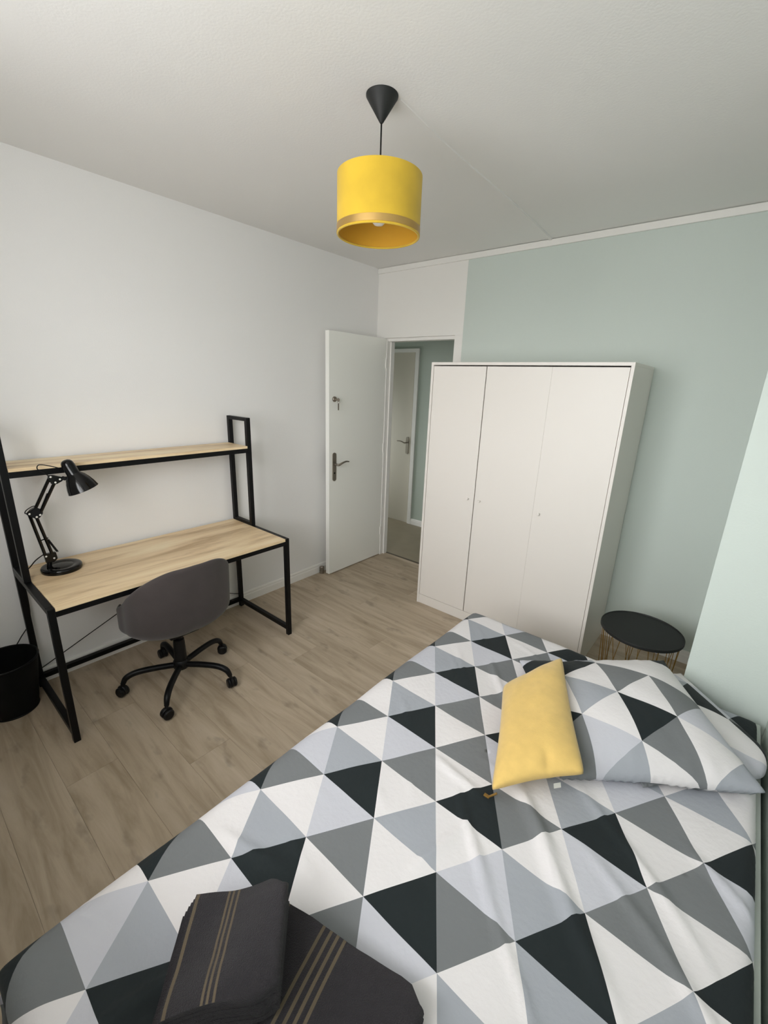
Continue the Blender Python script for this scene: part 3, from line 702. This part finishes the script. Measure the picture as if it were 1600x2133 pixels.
# ------------------------------------------------------------------ pillows
TL_ = 0.2007; TH = math.sqrt(0.185 ** 2 - TL_ * TL_ / 4)
def pillow(name, q, a, label, cells, off, xmax=None, floor_=lambda x, y: ZD + 0.008, zmin=0.508):
    pcx, pcy, rot, Hh, z0, gu, gv = q
    E2, E1 = Vector((0, -TL_)), Vector((TH, -TL_ / 2))
    bm = bmesh.new()
    def build(side):
        cache = {}; b2 = bmesh.new()
        for i in range(-5, 6):
            for j in range(-7, 8):
                P = lambda m, n_: Vector(off) + E1 * m + E2 * n_
                for kind, tri in ((1, (P(i, j), P(i + 1, j), P(i, j + 1))), (2, (P(i + 1, j), P(i + 1, j + 1), P(i, j + 1)))):
                    if max(abs(p.x) for p in tri) > a + 0.25 or max(abs(p.y) for p in tri) > a + 0.25: continue
                    tri_cells(b2, tri, 12, cells.get((kind, i, j), (Wc, Mc, Bc, Wc, Lc, Kc)[(i * 2 + j + kind * 3) % 6]), cache)
        clip(b2, -a, a, -a, a)
        for v in b2.verts:
            u, w = v.co.x, v.co.y
            su = max(0, 1 - abs(u / a) ** 2.2); sv = max(0, 1 - abs(w / a) ** 2.2)
            hgt = Hh * (su * sv) ** 0.55
            uu, ww = u * (1 - 0.06 * sv), w * (1 - 0.06 * su)
            x = pcx + uu * math.cos(rot) - ww * math.sin(rot); y = pcy + uu * math.sin(rot) + ww * math.cos(rot)
            edge = min(su, sv)
            wr = 0.004 * nz(u + pcx, w, 11, 2.0) + 0.006 * nz(u * 1.6, w * 0.5, 22, 7.0) * (1 - sstep(0.15, 0.6, sv)) * sstep(0, 0.08, edge)
            base = max(z0 + gu * u + gv * w, zmin)
            if side > 0: z = base + hgt + wr * sstep(0, 0.25, edge)
            else:
                z = min(base + hgt - 0.004 * sstep(0, 0.2, edge), max(base - 0.032 * sstep(0, 0.16, edge), floor_(x, y)))
            if xmax and x > xmax - 0.05: x = xmax - 0.05 + 0.05 * math.tanh((x - xmax + 0.05) / 0.05)
            v.co = (x, y, z)
        return b2
    for side in (1, -1):
        b2 = build(side); me = bpy.data.meshes.new('tmp'); b2.to_mesh(me); b2.free()
        bm.from_mesh(me); bpy.data.meshes.remove(me)
    bmesh.ops.remove_doubles(bm, verts=bm.verts[:], dist=0.0006)
    o = link(name, bm, FAB, smooth=True)
    tag(o, label, 'pillow', 'patterned pillows at the bed head')
    return o
A1 = 0.285
C1 = {(1, 0, 0): Kc, (2, 0, 0): Mc, (1, -1, 1): Lc, (2, -1, 0): Wc, (2, -1, 1): Bc, (1, 0, 1): Wc, (1, 1, 0): Wc, (2, 1, 0): Bc, (2, 1, -1): Lc, (2, 0, -1): Wc, (1, 1, -1): Mc,
      (1, 0, -1): Mc, (2, -1, -1): Wc, (1, -1, 0): Bc, (2, -2, 0): Wc, (1, -2, 1): Kc, (2, -2, 1): Mc, (2, 1, -2): Wc, (2, 0, -2): Wc, (1, -1, -1): Kc, (1, -2, 0): Lc, (1, 0, -2): Wc, (2, -2, -1): Kc,
      (2, 0, 1): Lc, (1, 1, 1): Wc, (1, -1, 2): Mc}
q2 = (2.640, -1.420, math.radians(44), 0.062, 0.512, 0.0, 0.0); A2 = 0.255
def p2top(x, y):
    c_, s_ = math.cos(q2[2]), math.sin(q2[2]); u = (x - q2[0]) * c_ + (y - q2[1]) * s_; w = -(x - q2[0]) * s_ + (y - q2[1]) * c_
    if abs(u) > A2 or abs(w) > A2: return ZD + 0.008
    return q2[4] + q2[3] * ((1 - abs(u / A2) ** 2.2) * (1 - abs(w / A2) ** 2.2)) ** 0.55 + 0.004
pillow('pillow', (2.5123, -1.538, 0.6122, 0.099, 0.5317, 0.1283, 0.058), A1, 'plump upper triangle print pillow, with the mustard cushion leaning on it', C1, (-0.0227, 0.0034), 2.92, p2top, 0.532)
pillow('pillow', q2, A2, 'triangle print pillow lying underneath, squeezed against the wall corner', {}, (0.05, 0.06), 2.915)

# ------------------------------------------------------------------ mustard cushion
cu = thing('cushion', (2.31, -1.81, 0.58), 'rectangular mustard velvet cushion leaning against the patterned pillow', 'cushion')
BL, BR, TLc, TR = Vector((2.315, -2.125, 0.548)), Vector((2.508, -1.945, 0.600)), Vector((2.150, -1.700, 0.556)), Vector((2.283, -1.478, 0.632))
bm = bmesh.new(); NU, NV2 = 34, 54; top_, bot_ = [], []
nrm = ((BR - BL).cross(TLc - BL)).normalized()
if nrm.z < 0: nrm = -nrm
for i in range(NU + 1):
    ra, rb = [], []
    for j in range(NV2 + 1):
        s, t_ = i / NU, j / NV2
        u, w = 2 * s - 1, 2 * t_ - 1
        su, sv = 1 - abs(u) ** 2.4, 1 - abs(w) ** 3.2
        s2, t2 = 0.5 + (s - 0.5) * (1 - 0.06 * max(0, 1 - w * w)), 0.5 + (t_ - 0.5) * (1 - 0.055 * max(0, 1 - u * u))
        cr_ = 1 - 0.05 * abs(u) ** 7 * abs(w) ** 12
        s2, t2 = 0.5 + (s2 - 0.5) * cr_, 0.5 + (t2 - 0.5) * (0.5 + 0.5 * cr_)
        p = (BL * (1 - s2) + BR * s2) * (1 - t2) + (TLc * (1 - s2) + TR * s2) * t2
        hgt = 0.058 * (max(0, su) * max(0, sv)) ** 0.5
        wr = 0.004 * nz(s * 0.3, t_ * 0.5, 12, 5.0) * min(1, hgt / 0.02) - 0.010 * math.exp(-((s - 0.62) / 0.05) ** 2 - ((t_ - 0.07) / 0.05) ** 2) * 1.0
        ra.append(bm.verts.new(p + nrm * (hgt + wr)))
        edge = i in (0, NU) or j in (0, NV2)
        rb.append(ra[-1] if edge else bm.verts.new(p - nrm * hgt * 0.3))
    top_.append(ra); bot_.append(rb)
for i in range(NU):
    for j in range(NV2):
        bm.faces.new((top_[i][j], top_[i + 1][j], top_[i + 1][j + 1], top_[i][j + 1]))
        q_ = (bot_[i][j + 1], bot_[i + 1][j + 1], bot_[i + 1][j], bot_[i][j])
        if bm.faces.get(q_) is None: bm.faces.new(q_)
link('cover', bm, CUSH, cu, smooth=True)
bm = bmesh.new(); z_ = BL + Vector((0.005, 0.006, -0.004))
box(bm, z_.x - 0.022, z_.x - 0.006, z_.y - 0.008, z_.y + 0.002, z_.z - 0.022, z_.z - 0.018, bev=0.001)
tube(bm, [z_ + Vector((-0.008, -0.003, -0.019)), z_ + Vector((0.0, 0.0, -0.010)), z_ + Vector((0.010, 0.006, 0.0))], 0.003, 8)
link('zip_pull', bm, BRASS, cu)
bm = bmesh.new(); p = BL.lerp(BR, 0.70) + Vector((0.004, -0.006, -0.012)); dd_ = (BR - BL).normalized()
vs4 = [bm.verts.new(p + dd_ * a + Vector((0.30, -0.42, -0.55)) * b) for a, b in ((-0.010, -0.010), (0.010, -0.010), (0.010, 0.006), (-0.010, 0.006))]
bm.faces.new(vs4); r_ = bmesh.ops.solidify(bm, geom=bm.faces[:], thickness=0.001)
link('care_tag', bm, MATTR, cu)

# ------------------------------------------------------------------ folded towels
def towel(name, org, ux_, wid, length, layers, th, stripes, label, zfun, step=0.0, bulge=0.0):
    """cloth strip folded back and forth `layers` times (folds on alternate sides), swept along vx_"""
    ux_ = Vector(ux_).normalized(); vx_ = Vector((ux_.y, -ux_.x))
    # centre path from the top layer down
    path = []
    for L in range(layers):
        zc = th * (layers - L - 0.5)
        st_ = 0.012 * L if step == 0 else step * L
        ks = sorted({0.0, 1.0} | {k / 14 for k in range(15)} | {s for a, b in stripes for s in (a, b)})
        row = [(-st_ + (wid - th * 0.5 - (-st_)) * k, zc, k if L == 0 else -1) for k in ks]
        if L % 2: row = row[::-1]
        path += row
        if L < layers - 1:
            if L % 2 == 0: path += [(wid - th * 0.5 + th * 0.5 * math.sin(a), zc - th * 0.5 + th * 0.5 * math.cos(a), -1) for a in (PI * k / 7 for k in range(1, 7))]
    # split in U-shaped pairs to keep each pair a clean folded sheet
    bm = bmesh.new(); NL = 16
    def emit(pts):
        n_ = len(pts); t2 = th * 0.44; left, right = [], []
        for i, p in enumerate(pts):
            a = pts[max(i - 1, 0)]; b = pts[min(i + 1, n_ - 1)]
            tx_, tz_ = b[0] - a[0], b[1] - a[1]; l_ = math.hypot(tx_, tz_) or 1
            nx_, nz_ = -tz_ / l_, tx_ / l_
            left.append((p[0] + nx_ * t2, p[1] + nz_ * t2, p[2])); right.append((p[0] - nx_ * t2, p[1] - nz_ * t2, p[2]))
        ring = left + right[::-1]; rows = []
        for k in range(NL + 1):
            t_ = k / NL
            rr = []
            for (u, z, s) in ring:
                e_ = 0.004 * nz(u * 3 + org[0] * 9, t_ * 2, 2.5, z * 30)
                vv = t_ * length + 0.004 * nz(u * 6, z * 40, 3.0) + 0.022 * (1 - t_) ** 6 * sstep(wid - 0.045, wid, u) ** 2 - 0.012 * t_ ** 6 * sstep(wid - 0.04, wid, u) ** 2
                x = org[0] + ux_.x * u + vx_.x * vv; y = org[1] + ux_.y * u + vx_.y * vv
                soft = 1 - 0.10 * (abs(2 * t_ - 1) ** 8)
                zz = zfun(x, y) + z * soft + e_ + bulge * math.exp(-((u - wid) / 0.05) ** 2) * z / (th * layers)
                rr.append(bm.verts.new((x, y, zz)))
            rows.append(rr)
        m_ = len(ring)
        for k in range(NL):
            for i in range(m_):
                i2 = (i + 1) % m_
                f = bm.faces.new((rows[k][i], rows[k][i2], rows[k + 1][i2], rows[k + 1][i]))
                if i < n_ - 1 and pts[i][2] >= 0 and pts[i + 1][2] >= 0:
                    mid = (pts[i][2] + pts[i + 1][2]) / 2
                    if any(a < mid < b for a, b in stripes): f.material_index = 1
        for rr, rev in ((rows[0], 1), (rows[-1], 0)):
            h_ = m_ // 2
            for i in range(h_ - 1):
                q_ = [rr[i], rr[i + 1], rr[m_ - 2 - i], rr[m_ - 1 - i]]
                bm.faces.new(q_[::-1] if rev else q_)
    # break the path after each U
    seg_, cur, L = [], [], 0
    per = len(path)
    pairs = layers // 2
    size = per / pairs
    for k in range(pairs): emit(path[int(round(k * size)):int(round((k + 1) * size))])
    return tag(link(name, bm, [TOWEL, TSTRIPE], smooth=True, sharp=60), label, 'towel', 'folded towels at the bed foot')
o2 = (2.105, -2.657)
def t2lift(x, y):
    d_ = (x - o2[0]) * 0.97 + (y - o2[1]) * 0.24
    return ZD + 0.012 + 0.050 * sstep(-0.10, 0.04, d_)
towel('towel', o2, (0.97, 0.235), 0.322, 0.36, 4, 0.0115, [(0.03, 0.045), (0.305, 0.325), (0.36, 0.38), (0.41, 0.43), (0.46, 0.48)],
      'charcoal towel with gold stripes lying flat, partly beneath the folded one', lambda x, y: ZD + 0.007, 0.003)
towel('towel', (1.976, -2.786), (0.69, 0.72), 0.186, 0.196, 6, 0.0135, [(0.01, 0.045), (0.365, 0.39), (0.415, 0.44), (0.475, 0.50)],
      'charcoal towel with gold stripes folded thick, nearest the bed edge', t2lift, 0.0065, 0.0)
